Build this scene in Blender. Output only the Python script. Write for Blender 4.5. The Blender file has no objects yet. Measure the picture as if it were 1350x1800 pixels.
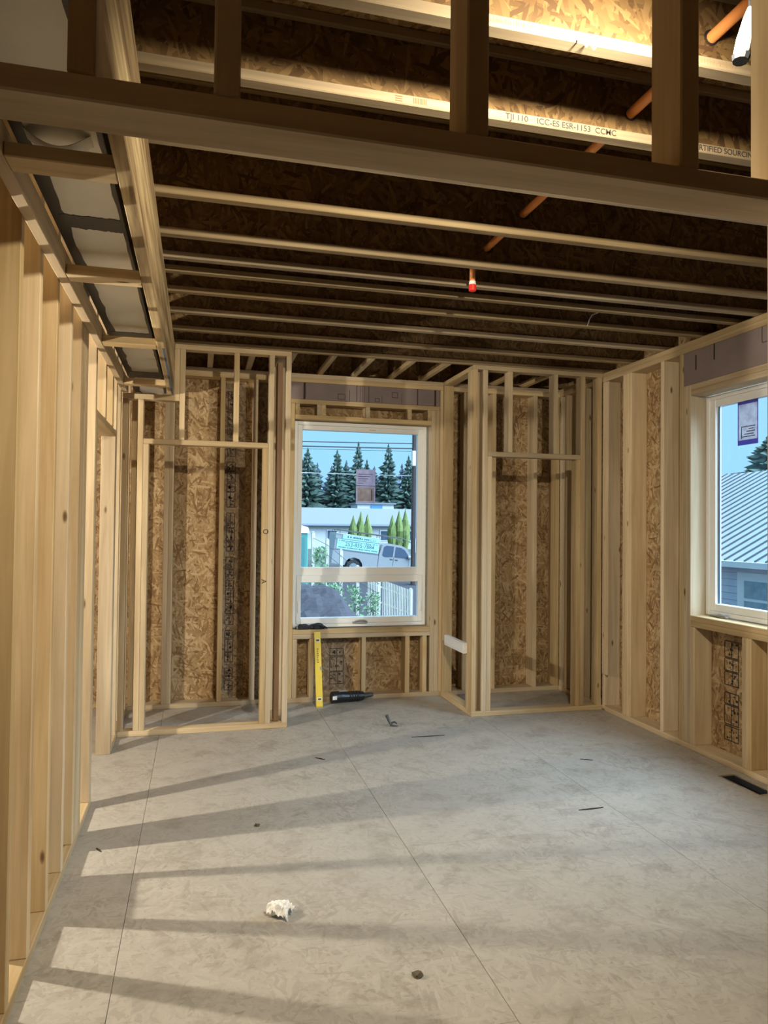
import bpy, bmesh, math, random
from mathutils import Matrix, Vector, noise
random.seed(7)
SC = bpy.context.scene
COL = SC.collection
# ------------------------------------------------------------------ camera, world, light, exposure
cam_data = bpy.data.cameras.new('camera'); cam = bpy.data.objects.new('camera', cam_data); COL.objects.link(cam)
cam_data.sensor_fit = 'HORIZONTAL'; cam_data.sensor_width = 36.0; cam_data.lens = 1275.24 / 1350 * 36
cam_data.clip_start = 0.05; cam_data.clip_end = 500
YAW, PITCH, ROLL = math.radians(14.334), math.radians(1.187), math.radians(0.605)
_f = Vector((math.sin(YAW) * math.cos(PITCH), math.cos(YAW) * math.cos(PITCH), math.sin(PITCH)))
_r = Vector((math.cos(YAW), -math.sin(YAW), 0)); _u = _r.cross(_f)
_r2 = _r * math.cos(ROLL) + _u * math.sin(ROLL); _u2 = -_r * math.sin(ROLL) + _u * math.cos(ROLL)
cam.matrix_world = Matrix(((_r2.x, _u2.x, -_f.x, 0), (_r2.y, _u2.y, -_f.y, 0), (_r2.z, _u2.z, -_f.z, 1.48), (0, 0, 0, 1)))
SC.camera = cam
world = bpy.data.worlds.new('world'); SC.world = world; world.use_nodes = True
_bg = world.node_tree.nodes['Background']; _bg.inputs['Color'].default_value = (0.33, 0.66, 0.92, 1); _bg.inputs['Strength'].default_value = 1.12
_sd = bpy.data.lights.new('sun', 'SUN'); _sd.energy = 19.0; _sd.angle = math.radians(78); _sd.color = (0.62, 0.81, 1.0)
_so = bpy.data.objects.new('sun', _sd); COL.objects.link(_so)
_so.rotation_euler = Vector((-0.66, 0.33, -0.68)).to_track_quat('-Z', 'Y').to_euler()   # soft sun added high on the right to lift the overcast daylight through windows
SC.view_settings.view_transform = 'Standard'; SC.view_settings.look = 'None'; SC.view_settings.gamma = 1; SC.view_settings.exposure = 0.22
SC.view_settings.use_curve_mapping = False
POWER_FLOOD, POWER_BULB = 245, 255

# ------------------------------------------------------------------ materials
MATS = {}
def newmat(name):
    m = bpy.data.materials.new(name); m.use_nodes = True
    nt = m.node_tree; b = nt.nodes['Principled BSDF']
    MATS[name] = m
    return m, nt, b
def N(nt, t, **kw):
    n = nt.nodes.new(t)
    for k, v in kw.items():
        if k in n.inputs: n.inputs[k].default_value = v
        else: setattr(n, k, v)
    return n
def L(nt, a, b): nt.links.new(a, b)
def ramp(nt, stops, interp='LINEAR'):
    n = nt.nodes.new('ShaderNodeValToRGB'); n.color_ramp.interpolation = interp
    e = n.color_ramp.elements
    while len(e) < len(stops): e.new(0.5)
    for i, (p, c) in enumerate(stops): e[i].position = p; e[i].color = (*c, 1)
    return n
def math_(nt, op, a, b=None, clamp=False):
    n = nt.nodes.new('ShaderNodeMath'); n.operation = op; n.use_clamp = clamp
    for i, v in enumerate((a, b)):
        if v is None: continue
        if isinstance(v, (int, float)): n.inputs[i].default_value = v
        else: L(nt, v, n.inputs[i])
    return n.outputs[0]
def mix(nt, fac, a, b, mode='MIX'):
    n = nt.nodes.new('ShaderNodeMix'); n.data_type = 'RGBA'; n.blend_type = mode
    for s, v in ((n.inputs[0], fac), (n.inputs[6], a), (n.inputs[7], b)):
        if isinstance(v, (int, float)): s.default_value = v
        elif isinstance(v, tuple): s.default_value = (*v, 1)
        else: L(nt, v, s)
    return n.outputs[2]
def objcoord(nt, spread=7.0):
    tc = nt.nodes.new('ShaderNodeTexCoord'); oi = nt.nodes.new('ShaderNodeObjectInfo')
    va = nt.nodes.new('ShaderNodeVectorMath'); va.operation = 'ADD'
    m = math_(nt, 'MULTIPLY', oi.outputs['Random'], spread)
    cx = nt.nodes.new('ShaderNodeCombineXYZ'); L(nt, m, cx.inputs[0]); L(nt, m, cx.inputs[1]); L(nt, m, cx.inputs[2])
    L(nt, tc.outputs['Object'], va.inputs[0]); L(nt, cx.outputs[0], va.inputs[1])
    return va.outputs[0], oi.outputs['Random']
def plain(name, col, rough=0.6, metal=0.0, var=0.12, scale=9.0, spec=0.5):
    m, nt, b = newmat(name)
    v, r = objcoord(nt)
    n = N(nt, 'ShaderNodeTexNoise', Scale=scale, Detail=5.0); L(nt, v, n.inputs['Vector'])
    c = mix(nt, n.outputs['Fac'], tuple(x * (1 - var) for x in col), tuple(min(1, x * (1 + var)) for x in col))
    L(nt, c, b.inputs['Base Color']); b.inputs['Roughness'].default_value = rough; b.inputs['Metallic'].default_value = metal
    b.inputs['Specular IOR Level'].default_value = spec
    return m
def wood(name, axis, light, dark, knots=True, stain=0.35):
    m, nt, b = newmat(name)
    v, r = objcoord(nt)
    sc = [26.0, 26.0, 26.0]; sc[axis] = 1.1
    mp = N(nt, 'ShaderNodeMapping'); mp.inputs['Scale'].default_value = sc; L(nt, v, mp.inputs[0])
    n1 = N(nt, 'ShaderNodeTexNoise', Scale=1.0, Detail=6.0, Roughness=0.6, Distortion=0.6); L(nt, mp.outputs[0], n1.inputs['Vector'])
    sc2 = [7.0, 7.0, 7.0]; sc2[axis] = 0.8
    mp2 = N(nt, 'ShaderNodeMapping'); mp2.inputs['Scale'].default_value = sc2; L(nt, v, mp2.inputs[0])
    n2 = N(nt, 'ShaderNodeTexNoise', Scale=1.0, Detail=4.0, Distortion=0.4); L(nt, mp2.outputs[0], n2.inputs['Vector'])
    g = ramp(nt, [(0.30, dark), (0.62, light)]); L(nt, n1.outputs['Fac'], g.inputs[0])
    s = ramp(nt, [(0.35, tuple(x * 0.80 for x in dark)), (0.6, (1, 1, 1))]); L(nt, n2.outputs['Fac'], s.inputs[0])
    c = mix(nt, stain, g.outputs[0], s.outputs[0], 'MULTIPLY')
    hv = nt.nodes.new('ShaderNodeHueSaturation'); L(nt, c, hv.inputs['Color'])
    L(nt, math_(nt, 'MULTIPLY_ADD', r, 0.30), hv.inputs['Value'])
    vn = hv.inputs['Value'].links[0].from_node; vn.inputs[2].default_value = 0.84
    sn = nt.nodes.new('ShaderNodeMath'); sn.operation = 'MULTIPLY_ADD'; L(nt, math_(nt, 'FRACT', math_(nt, 'MULTIPLY', r, 37.0)), sn.inputs[0]); sn.inputs[1].default_value = 0.35; sn.inputs[2].default_value = 0.82
    L(nt, sn.outputs[0], hv.inputs['Saturation'])
    c = hv.outputs['Color']
    if knots:
        sc3 = [9.0, 9.0, 9.0]; sc3[axis] = 3.2
        mp3 = N(nt, 'ShaderNodeMapping'); mp3.inputs['Scale'].default_value = sc3; L(nt, v, mp3.inputs[0])
        vo = N(nt, 'ShaderNodeTexVoronoi', Scale=1.0, Randomness=1.0); L(nt, mp3.outputs[0], vo.inputs['Vector'])
        kr = ramp(nt, [(0.0, (1, 1, 1)), (0.055, (0.8, 0.8, 0.8)), (0.105, (0, 0, 0))]); L(nt, vo.outputs['Distance'], kr.inputs[0])
        sep = nt.nodes.new('ShaderNodeSeparateColor'); L(nt, vo.outputs['Color'], sep.inputs[0])
        gate = math_(nt, 'GREATER_THAN', sep.outputs[0], 0.42)
        c = mix(nt, math_(nt, 'MULTIPLY', kr.outputs[0], gate), c, (0.11, 0.055, 0.022))
    L(nt, c, b.inputs['Base Color']); b.inputs['Roughness'].default_value = 0.72; b.inputs['Specular IOR Level'].default_value = 0.25
    bp = N(nt, 'ShaderNodeBump', Strength=0.12, Distance=0.004); L(nt, n1.outputs['Fac'], bp.inputs['Height']); L(nt, bp.outputs[0], b.inputs['Normal'])
    return m
LT, DK = (0.63, 0.50, 0.32), (0.49, 0.365, 0.21)
WOOD = [wood('lumber_%s' % a, i, LT, DK) for i, a in enumerate('xyz')]
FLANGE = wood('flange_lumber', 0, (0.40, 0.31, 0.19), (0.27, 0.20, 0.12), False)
LVL = wood('beam_lumber', 1, (0.66, 0.50, 0.24), (0.26, 0.16, 0.06), False, 0.8)
PALE = wood('pale_lumber', 1, (0.80, 0.80, 0.80), (0.62, 0.62, 0.64), False, 0.1)
BROWN = wood('brown_lumber', 2, (0.38, 0.24, 0.14), (0.28, 0.165, 0.09))
def osb(name, plane, cols, dirt=None, dirtamt=0.0, rough=0.75, bump=0.35, contrast=1.0, fscale=1.0):
    m, nt, b = newmat(name)
    v, r = objcoord(nt)
    sp = nt.nodes.new('ShaderNodeSeparateXYZ'); L(nt, v, sp.inputs[0])
    a, c2 = {'xz': (0, 2), 'yz': (1, 2), 'xy': (0, 1)}[plane]
    cb = nt.nodes.new('ShaderNodeCombineXYZ'); L(nt, sp.outputs[a], cb.inputs[0]); L(nt, sp.outputs[c2], cb.inputs[1])
    nz = N(nt, 'ShaderNodeTexNoise', Scale=9.0 * fscale, Detail=3.0); L(nt, cb.outputs[0], nz.inputs['Vector'])
    sub = nt.nodes.new('ShaderNodeVectorMath'); sub.operation = 'MULTIPLY_ADD'; L(nt, nz.outputs['Color'], sub.inputs[0])
    sub.inputs[1].default_value = (0.035, 0.035, 0); L(nt, cb.outputs[0], sub.inputs[2])
    layers = []
    for ang, off, s in ((1.25, 0.0, (11, 75, 1)), (0.75, 3.1, (12, 64, 1)), (1.75, 5.7, (13, 80, 1)), (2.35, 9.3, (12, 66, 1)), (0.1, 12.1, (12, 70, 1))):
        mp = N(nt, 'ShaderNodeMapping'); mp.vector_type = 'TEXTURE' if False else 'POINT'
        mp0 = N(nt, 'ShaderNodeMapping'); mp0.inputs['Rotation'].default_value = (0, 0, ang); mp0.inputs['Location'].default_value = (off, off * .7, 0); L(nt, sub.outputs[0], mp0.inputs[0])
        mp.inputs['Scale'].default_value = tuple(q * fscale for q in s[:2]) + (1,); L(nt, mp0.outputs[0], mp.inputs[0])
        vo = N(nt, 'ShaderNodeTexVoronoi', Scale=1.0, Randomness=1.0); vo.voronoi_dimensions = '2D'; L(nt, mp.outputs[0], vo.inputs['Vector'])
        se = nt.nodes.new('ShaderNodeSeparateColor'); L(nt, vo.outputs['Color'], se.inputs[0]); layers.append(se)
    hgt = layers[0].outputs[0]; tone = layers[0].outputs[1]
    for l in layers[1:]:
        up = math_(nt, 'GREATER_THAN', l.outputs[0], hgt)
        mx = nt.nodes.new('ShaderNodeMix'); L(nt, up, mx.inputs[0]); L(nt, tone, mx.inputs[2]); L(nt, l.outputs[1], mx.inputs[3]); tone = mx.outputs[0]
        hgt = math_(nt, 'MAXIMUM', hgt, l.outputs[0])
    n3 = N(nt, 'ShaderNodeTexNoise', Scale=3.5, Detail=4.0); L(nt, cb.outputs[0], n3.inputs['Vector'])
    tone2 = math_(nt, 'ADD', tone, math_(nt, 'MULTIPLY', math_(nt, 'SUBTRACT', n3.outputs['Fac'], 0.5), 0.9))
    st = [(0.06, cols[0]), (0.30, cols[1]), (0.62, cols[2]), (0.95, cols[3])]
    rp = ramp(nt, st); L(nt, tone2, rp.inputs[0]); c = rp.outputs[0]
    if dirt:
        n4 = N(nt, 'ShaderNodeTexNoise', Scale=1.3, Detail=6.0, Roughness=0.65); L(nt, cb.outputs[0], n4.inputs['Vector'])
        dr = ramp(nt, [(0.25, (dirtamt * .6,) * 3), (0.7, (min(1, dirtamt * 1.25),) * 3)]); L(nt, n4.outputs['Fac'], dr.inputs[0])
        c = mix(nt, dr.outputs[0], c, dirt)
        mg = N(nt, 'ShaderNodeMapping'); mg.inputs['Rotation'].default_value = (0, 0, 0.9); mg.inputs['Scale'].default_value = (14, 90, 1); L(nt, cb.outputs[0], mg.inputs[0])
        n5 = N(nt, 'ShaderNodeTexNoise', Scale=1.0, Detail=5.0, Roughness=0.7, Distortion=0.8); L(nt, mg.outputs[0], n5.inputs['Vector'])
        g5 = ramp(nt, [(0.28, (0.55, 0.53, 0.50)), (0.42, (1, 1, 1)), (0.75, (1.0, 1.0, 1.0))]); L(nt, n5.outputs['Fac'], g5.inputs[0])
        c = mix(nt, 0.65, c, g5.outputs[0], 'MULTIPLY')
        n6 = N(nt, 'ShaderNodeTexNoise', Scale=4.5, Detail=8.0, Roughness=0.7); L(nt, cb.outputs[0], n6.inputs['Vector'])
        g6 = ramp(nt, [(0.36, (0.62, 0.60, 0.57)), (0.5, (1, 1, 1))]); L(nt, n6.outputs['Fac'], g6.inputs[0])
        c = mix(nt, 0.5, c, g6.outputs[0], 'MULTIPLY')
    L(nt, c, b.inputs['Base Color']); b.inputs['Roughness'].default_value = rough; b.inputs['Specular IOR Level'].default_value = 0.3
    bp = N(nt, 'ShaderNodeBump', Strength=bump, Distance=0.004); L(nt, math_(nt, 'ADD', hgt, math_(nt, 'MULTIPLY', tone, 0.4)), bp.inputs['Height']); L(nt, bp.outputs[0], b.inputs['Normal'])
    return m
OC = [(0.20, 0.115, 0.05), (0.31, 0.20, 0.095), (0.38, 0.255, 0.13), (0.50, 0.37, 0.215)]
OSB_XZ = osb('osb_back', 'xz', OC); OSB_YZ = osb('osb_side', 'yz', OC); OSB_XY = osb('osb_deck', 'xy', OC)
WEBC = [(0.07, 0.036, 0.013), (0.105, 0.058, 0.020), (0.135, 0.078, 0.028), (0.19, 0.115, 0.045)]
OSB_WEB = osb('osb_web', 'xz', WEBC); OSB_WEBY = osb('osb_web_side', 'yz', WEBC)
FLOORM = osb('floor_osb', 'xy', [(0.22, 0.195, 0.16), (0.34, 0.31, 0.265), (0.38, 0.35, 0.305), (0.45, 0.425, 0.38)], (0.395, 0.372, 0.336), 0.74, 0.6, 0.25, fscale=1.0)
PRINTED = osb('osb_printed_face', 'xz', [(0.13, 0.085, 0.050), (0.21, 0.145, 0.088), (0.265, 0.19, 0.12), (0.36, 0.27, 0.18)])
INK = plain('ink', (0.035, 0.025, 0.022), 0.8)
HEADER = plain('header_wrap', (0.235, 0.185, 0.185), 0.75, 0, 0.18, 6)
VINYL = plain('window_vinyl', (0.88, 0.90, 0.91), 0.35, 0, 0.02)
SHEET = plain('duct_sheet', (0.60, 0.60, 0.56), 0.42, 0.15, 0.10, 5)
TAPE = plain('black_tape', (0.018, 0.019, 0.023), 0.45, 0, 0.3)
METAL = plain('galvanised_metal', (0.72, 0.74, 0.76), 0.28, 1.0, 0.1)
DARKMETAL = plain('dark_metal', (0.11, 0.115, 0.11), 0.45, 0.7)
BLACK = plain('black_plastic', (0.012, 0.013, 0.016), 0.38, 0, 0.3)
BLACKCLOTH = plain('black_cloth', (0.010, 0.012, 0.018), 0.7, 0, 0.5, 40)
YELLOW = plain('level_yellow', (0.78, 0.58, 0.045), 0.42, 0, 0.10)
WHITE = plain('white_paper', (0.83, 0.83, 0.82), 0.7, 0, 0.03)
CREAM = plain('cream_plastic', (0.75, 0.72, 0.55), 0.5)
ORANGE = plain('orange_pipe', (0.78, 0.30, 0.09), 0.45, 0, 0.06)
RED = plain('red_plastic', (0.70, 0.035, 0.025), 0.35)
BLUECH = plain('blue_chalk', (0.06, 0.10, 0.17), 0.7)
GREY = plain('grey_plastic', (0.33, 0.34, 0.33), 0.5)
TRUNKM = plain('bark', (0.07, 0.055, 0.045), 0.9)
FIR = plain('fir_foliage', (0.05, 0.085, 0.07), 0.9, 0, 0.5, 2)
FIR_HAZE = plain('hazed_fir_foliage', (0.085, 0.115, 0.15), 0.9, 0, 0.4, 2)  # bluish distance haze mixed into the foliage colour
CYP = plain('arborvitae_foliage', (0.11, 0.15, 0.04), 0.9, 0, 0.35, 6)
BUSH = plain('shrub_foliage', (0.09, 0.17, 0.085), 0.85, 0, 0.5, 8)
DRY = plain('dry_foliage', (0.36, 0.24, 0.20), 0.85, 0, 0.4, 8)
MULCH = plain('mulch_ground', (0.030, 0.028, 0.036), 0.95, 0, 0.6, 14)
ASPH = plain('asphalt', (0.045, 0.045, 0.05), 0.9, 0, 0.2, 6)
HOUSEW = plain('house_paint', (0.44, 0.45, 0.47), 0.7, 0, 0.05)
HOUSER = plain('house_roof', (0.15, 0.16, 0.18), 0.7, 0, 0.08)
GUTTER = plain('gutter_paint', (0.20, 0.23, 0.28), 0.6)
NROOF = plain('roof_metal', (0.38, 0.41, 0.43), 0.4, 0.2, 0.05)
NSEAM = plain('roof_seam', (0.045, 0.06, 0.08), 0.5, 0.3)
NSIDE = plain('blue_siding', (0.55, 0.58, 0.68), 0.7, 0, 0.06)
TRIMW = plain('white_trim', (0.74, 0.76, 0.78), 0.55, 0, 0.04)
TRUCKM = plain('truck_paint', (0.34, 0.35, 0.37), 0.3, 0.35, 0.04)
CANOPY = plain('canopy_sign', (0.27, 0.50, 0.46), 0.5, 0, 0.03)
RUBBER = plain('rubber', (0.02, 0.02, 0.022), 0.8)
TINT = plain('tinted_glass', (0.06, 0.085, 0.13), 0.12, 0, 0.1)
TEAL = plain('teal_plastic', (0.06, 0.22, 0.20), 0.5)
POLEM = plain('utility_pole_wood', (0.10, 0.075, 0.075), 0.9, 0, 0.4)
POSTM = plain('weathered_post', (0.50, 0.48, 0.42), 0.8, 0, 0.15)
CABLE = plain('cable', (0.03, 0.035, 0.045), 0.7)
def backlit(name, col, var, scale):
    m = plain(name, col, .7, 0, var, scale); nt = m.node_tree; b = nt.nodes['Principled BSDF']; out = nt.nodes['Material Output']
    t = N(nt, 'ShaderNodeBsdfTranslucent'); L(nt, b.inputs['Base Color'].links[0].from_socket, t.inputs[0])
    mx = nt.nodes.new('ShaderNodeMixShader'); mx.inputs[0].default_value = .8; L(nt, b.outputs[0], mx.inputs[1]); L(nt, t.outputs[0], mx.inputs[2]); L(nt, mx.outputs[0], out.inputs[0]); return m
STUCK = backlit('sticker_print', (0.86, 0.72, 0.84), 0.25, 25)
STUCK2 = backlit('sticker_picture', (0.92, 0.80, 0.68), 0.4, 30)
CASE = plain('tool_case_plastic', (0.10, 0.10, 0.10), 0.5)
def glassmat():
    m, nt, b = newmat('window_glass'); nt.nodes.remove(b)
    out = nt.nodes['Material Output']
    tr = N(nt, 'ShaderNodeBsdfTransparent'); tr.inputs[0].default_value = (0.93, 0.96, 0.97, 1)
    gl = N(nt, 'ShaderNodeBsdfGlossy', Roughness=0.02); fr = N(nt, 'ShaderNodeLayerWeight')
    mx = nt.nodes.new('ShaderNodeMixShader'); L(nt, math_(nt, 'ADD', math_(nt, 'MULTIPLY', math_(nt, 'POWER', fr.outputs['Facing'], 4.0), 0.4), 0.02), mx.inputs[0]); L(nt, tr.outputs[0], mx.inputs[1]); L(nt, gl.outputs[0], mx.inputs[2])
    L(nt, mx.outputs[0], out.inputs[0]); return m
GLASS = glassmat()
def emit(name, col, s):
    m, nt, b = newmat(name); b.inputs['Emission Color'].default_value = (*col, 1); b.inputs['Emission Strength'].default_value = s
    v, r = objcoord(nt); n = N(nt, 'ShaderNodeTexNoise', Scale=5.0); L(nt, v, n.inputs['Vector']); L(nt, n.outputs['Fac'], b.inputs['Roughness'])
    return m
LENS = emit('lamp_lens', (1.0, 0.86, 0.62), 25)

# ------------------------------------------------------------------ mesh helpers
class MB:
    def __init__(s): s.v = []; s.f = []
    def add(s, vs, fs):
        o = len(s.v); s.v += [tuple(q) for q in vs]; s.f += [tuple(i + o for i in f) for f in fs]; return s
    def box(s, x0, x1, y0, y1, z0, z1, c=0.0):
        if c <= 0:
            vs = [(x, y, z) for x in (x0, x1) for y in (y0, y1) for z in (z0, z1)]
            return s.add(vs, [(0, 1, 3, 2), (4, 6, 7, 5), (0, 4, 5, 1), (2, 3, 7, 6), (0, 2, 6, 4), (1, 5, 7, 3)])
        bm = bmesh.new(); bmesh.ops.create_cube(bm, size=1)
        for v in bm.verts:
            v.co = Vector(((x0 + x1) / 2 + v.co.x * (x1 - x0), (y0 + y1) / 2 + v.co.y * (y1 - y0), (z0 + z1) / 2 + v.co.z * (z1 - z0)))
        bmesh.ops.bevel(bm, geom=bm.edges[:], offset=c, segments=1, affect='EDGES')
        bm.verts.index_update(); s.add([v.co[:] for v in bm.verts], [[v.index for v in f.verts] for f in bm.faces]); bm.free(); return s
    def tube(s, pts, rad, n=8, cap=True):
        pts = [Vector(p) for p in pts]; rad = rad if isinstance(rad, (list, tuple)) else [rad] * len(pts)
        vs = []; fs = []; up = None
        for i, p in enumerate(pts):
            t = (pts[min(i + 1, len(pts) - 1)] - pts[max(i - 1, 0)]).normalized()
            if up is None: up = t.orthogonal().normalized()
            up = (up - t * up.dot(t)); up = up.normalized() if up.length > 1e-6 else t.orthogonal().normalized()
            w = t.cross(up)
            for k in range(n):
                a = 2 * math.pi * k / n; vs.append(p + (up * math.cos(a) + w * math.sin(a)) * rad[i])
        for i in range(len(pts) - 1):
            for k in range(n): fs.append((i * n + k, i * n + (k + 1) % n, (i + 1) * n + (k + 1) % n, (i + 1) * n + k))
        if cap: fs.append(tuple(range(n))[::-1]); fs.append(tuple((len(pts) - 1) * n + k for k in range(n)))
        return s.add(vs, fs)
    def prism(s, poly, h0, h1, axis='y'):
        n = len(poly)
        P = {'y': lambda a, b, h: (a, h, b), 'z': lambda a, b, h: (a, b, h), 'x': lambda a, b, h: (h, a, b)}[axis]
        vs = [P(a, b, h0) for a, b in poly] + [P(a, b, h1) for a, b in poly]
        fs = [tuple(range(n)), tuple(range(2 * n - 1, n - 1, -1))] + [(i, i + n, (i + 1) % n + n, (i + 1) % n) for i in range(n)]
        return s.add(vs, fs)
    def build(s, name, mat, parent=None, loc=None, smooth=False, center=True):
        """links the collected shapes as ONE mesh object; vertices are given in the parent's space"""
        V = [Vector(v) for v in s.v]
        if loc is None:
            if center and V:
                lo = [min(v[i] for v in V) for i in range(3)]; hi = [max(v[i] for v in V) for i in range(3)]
                loc = Vector([(a + b) / 2 for a, b in zip(lo, hi)])
            else: loc = Vector((0, 0, 0))
        loc = Vector(loc)
        me = bpy.data.meshes.new(name); me.from_pydata([(v - loc)[:] for v in V], [], s.f); me.update()
        bm = bmesh.new(); bm.from_mesh(me); bmesh.ops.recalc_face_normals(bm, faces=bm.faces[:]); bm.to_mesh(me); bm.free()
        if smooth: me.polygons.foreach_set('use_smooth', [True] * len(me.polygons))
        me.materials.append(mat)
        o = bpy.data.objects.new(name, me); COL.objects.link(o)
        if parent is not None:
            o.parent = parent
            if parent.type == 'MESH': loc = loc - Vector(parent.get('_c', (0, 0, 0)))
        o['_c'] = list(loc) if parent is None or parent.type != 'MESH' else list(loc + Vector(parent['_c']))
        o.location = loc
        return o
def tag(o, label, cat, group=None, kind=None):
    o['label'] = label; o['category'] = cat
    if group: o['group'] = group
    if kind: o['kind'] = kind
    return o
def empty(name, loc=(0, 0, 0), rot=(0, 0, 0)):
    o = bpy.data.objects.new(name, None); COL.objects.link(o); o.location = loc; o.rotation_euler = rot; o.empty_display_size = 0.1; return o
def board(parent, name, x0, x1, y0, y1, z0, z1, mat=None, c=0.003):
    d = (x1 - x0, y1 - y0, z1 - z0); ax = d.index(max(d))
    return MB().box(x0, x1, y0, y1, z0, z1, min(c, min(d) * .3)).build(name, mat or WOOD[ax], parent)
def copy_tree(o, parent=None):
    c = o.copy(); COL.objects.link(c); c.parent = parent
    for ch in list(o.children): copy_tree(ch, c)
    return c
def panel(p, m, *b): return MB().box(*b).build('sheathing_panel', m, p)
D2, D4, D6 = 0.038, 0.089, 0.140
TOP = 2.775
def text_part(parent, s, size, loc, rot, mat, name='printed_text'):
    cu = bpy.data.curves.new(name, 'FONT'); cu.body = s; cu.size = size; cu.extrude = 0.0004; cu.offset = size * 0.006
    t = bpy.data.objects.new(name + '_tmp', cu); COL.objects.link(t)
    dg = bpy.context.evaluated_depsgraph_get(); me = bpy.data.meshes.new_from_object(t.evaluated_get(dg))
    bpy.data.objects.remove(t)
    o = bpy.data.objects.new(name, me); COL.objects.link(o); me.materials.clear(); me.materials.append(mat)
    o.parent = parent
    off = Vector(parent['_c']) if parent is not None and parent.type == 'MESH' else Vector((0, 0, 0))
    o.location = Vector(loc) - off; o.rotation_euler = rot
    return o

# ------------------------------------------------------------------ floor
floor = tag(empty('floor'), 'worn grey wood strand subfloor panels of the unfinished room', 'floor', kind='structure')
XS = [-3.66, -2.685, -1.465, -0.245, 0.955, 2.16, 3.375]
VX0, VX1, VY0, VY1 = 3.068, 3.165, 3.445, 3.755
G = 0.0008
for i in range(6):
    ys = [-5.6, -0.4, 2.04, 4.48, 6.24] if i % 2 else [-5.6, 0.82, 3.26, 5.70, 6.24]
    if i == 5: ys = [-5.6, 2.04, 4.48, 6.24]
    for j in range(len(ys) - 1):
        x0, x1, y0, y1 = XS[i] + G, XS[i + 1] - G, ys[j] + G, ys[j + 1] - G
        b = MB()
        if x0 < VX0 < x1 and y0 < VY0 < y1:
            b.box(x0, VX0, y0, y1, -0.02, 0); b.box(VX1, x1, y0, y1, -0.02, 0); b.box(VX0, VX1, y0, VY0, -0.02, 0); b.box(VX0, VX1, VY1, y1, -0.02, 0)
        else: b.box(x0, x1, y0, y1, -0.02, 0, 0.0008)
        b.build('floor_panel', FLOORM, floor)
MB().box(-3.7, 3.5, -5.7, VY0 - .05, -0.30, -0.26).box(-3.7, 3.5, VY1 + .05, 6.3, -0.30, -0.26).box(-3.7, VX0 - .05, VY0 - .05, VY1 + .05, -0.30, -0.26).build('crawlspace_lining', BROWN, floor)

# ------------------------------------------------------------------ left wall (open studs, doorway into the next room)
wl = tag(empty('wall_left'), 'open stud partition wall with a framed doorway on the left', 'wall', kind='structure')
XL0, XL1 = -0.617, -0.528
board(wl, 'sole_plate', XL0, XL1, 0.9, 4.128, 0, D2); board(wl, 'sole_plate', XL0, XL1, 5.0185, 6.099, 0, D2)
board(wl, 'top_plate', XL0, XL1, 0.9, 6.24, 2.737, TOP - .002); board(wl, 'top_plate', XL0, XL1, 0.9, 6.24, 2.699, 2.737)
for y in (1.14, 1.45, 1.755, 2.06, 2.366, 2.645, 2.95, 3.262, 3.53, 4.04): board(wl, 'stud', XL0, XL1, y, y + D2, D2, 2.699)
for y in (3.570, 3.660): board(wl, 'stud', XL1 - D2, XL1, y, y + D4 - .001, D2, 2.699)
board(wl, 'jack_stud', XL0, XL1, 4.079, 4.117, D2, 2.05)
board(wl, 'jack_stud', XL0, XL1, 4.98, 5.018, 0.0, 2.05)
board(wl, 'door_header', XL0, XL1, 4.079, 5.018, 2.05, 2.088)
for y in (4.45, 4.80): board(wl, 'cripple_stud', XL0, XL1, y, y + D2, 2.088, 2.699)
panel(wl, OSB_YZ, -0.630, -0.619, 0.9, 2.30, 0, 2.70)  # unseen panel added to keep flood light off the front cripples
for y in (5.019, 5.27, 5.66, 5.98): board(wl, 'stud', XL0, XL1, y, y + D2, D2, 2.699)

# ------------------------------------------------------------------ back wall
wb = tag(empty('wall_back'), 'sheathed exterior stud wall framing the far window', 'wall', kind='structure')
YB0, YB1 = 6.10, 6.24
board(wb, 'sole_plate', -0.528, 3.235, YB0, YB1, 0, D2)
board(wb, 'top_plate', -0.528, 3.375, YB0, YB1, 2.737, TOP - .002); board(wb, 'top_plate', -0.528, 3.235, YB0, YB1, 2.699, 2.737)
for x in (-0.527, -0.274, -0.236, 0.163, 0.430, 0.700, 2.066, 2.30, 2.565, 2.972, 3.196): board(wb, 'stud', x, x + D2, YB0, YB1, D2, 2.699)
board(wb, 'jack_stud', 0.739, 0.777, YB0, YB1, D2, 2.5165); board(wb, 'jack_stud', 1.987, 2.025, YB0, YB1, D2, 2.5165); board(wb, 'jack_stud', 2.0255, 2.0635, YB0, YB1, D2, 2.5165)
hdr = MB().box(0.739, 2.0635, YB0 + .004, YB0 + .094, 2.556, 2.698, .002).build('window_header', HEADER, wb)
ink = MB()
for x, w, a, b in ((0.845, .018, 0, .14), (1.24, .004, .0, .1), (1.305, .005, 0, .14), (1.335, .003, 0, .14), (1.352, .003, 0, .14), (1.37, .003, .0, .14), (1.41, .005, 0, .14), (1.53, .003, 0, .06), (1.85, .008, 0, .14), (2.01, .016, 0, .14), (1.71, .002, 0, .1)):
    ink.box(x, x + w, YB0 + .0030, YB0 + .0045, 2.557 + a, 2.557 + b)
for x, z, w, h in ((1.14, 2.57, .06, .045), (1.47, 2.565, .035, .03), (1.62, 2.61, .05, .045)):
    for k in range(2): ink.box(x, x + w, YB0 + .003, YB0 + .0045, z + k * h, z + k * h + .004); ink.box(x + k * w, x + k * w + .004, YB0 + .003, YB0 + .0045, z, z + h + .004)
ink.build('ink_mark', INK, hdr)
board(wb, 'header_plate', 0.739, 2.0635, YB0, YB1, 2.517, 2.555)
board(wb, 'window_plate', 0.778, 1.9865, YB0, YB1, 2.386, 2.424)
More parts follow.
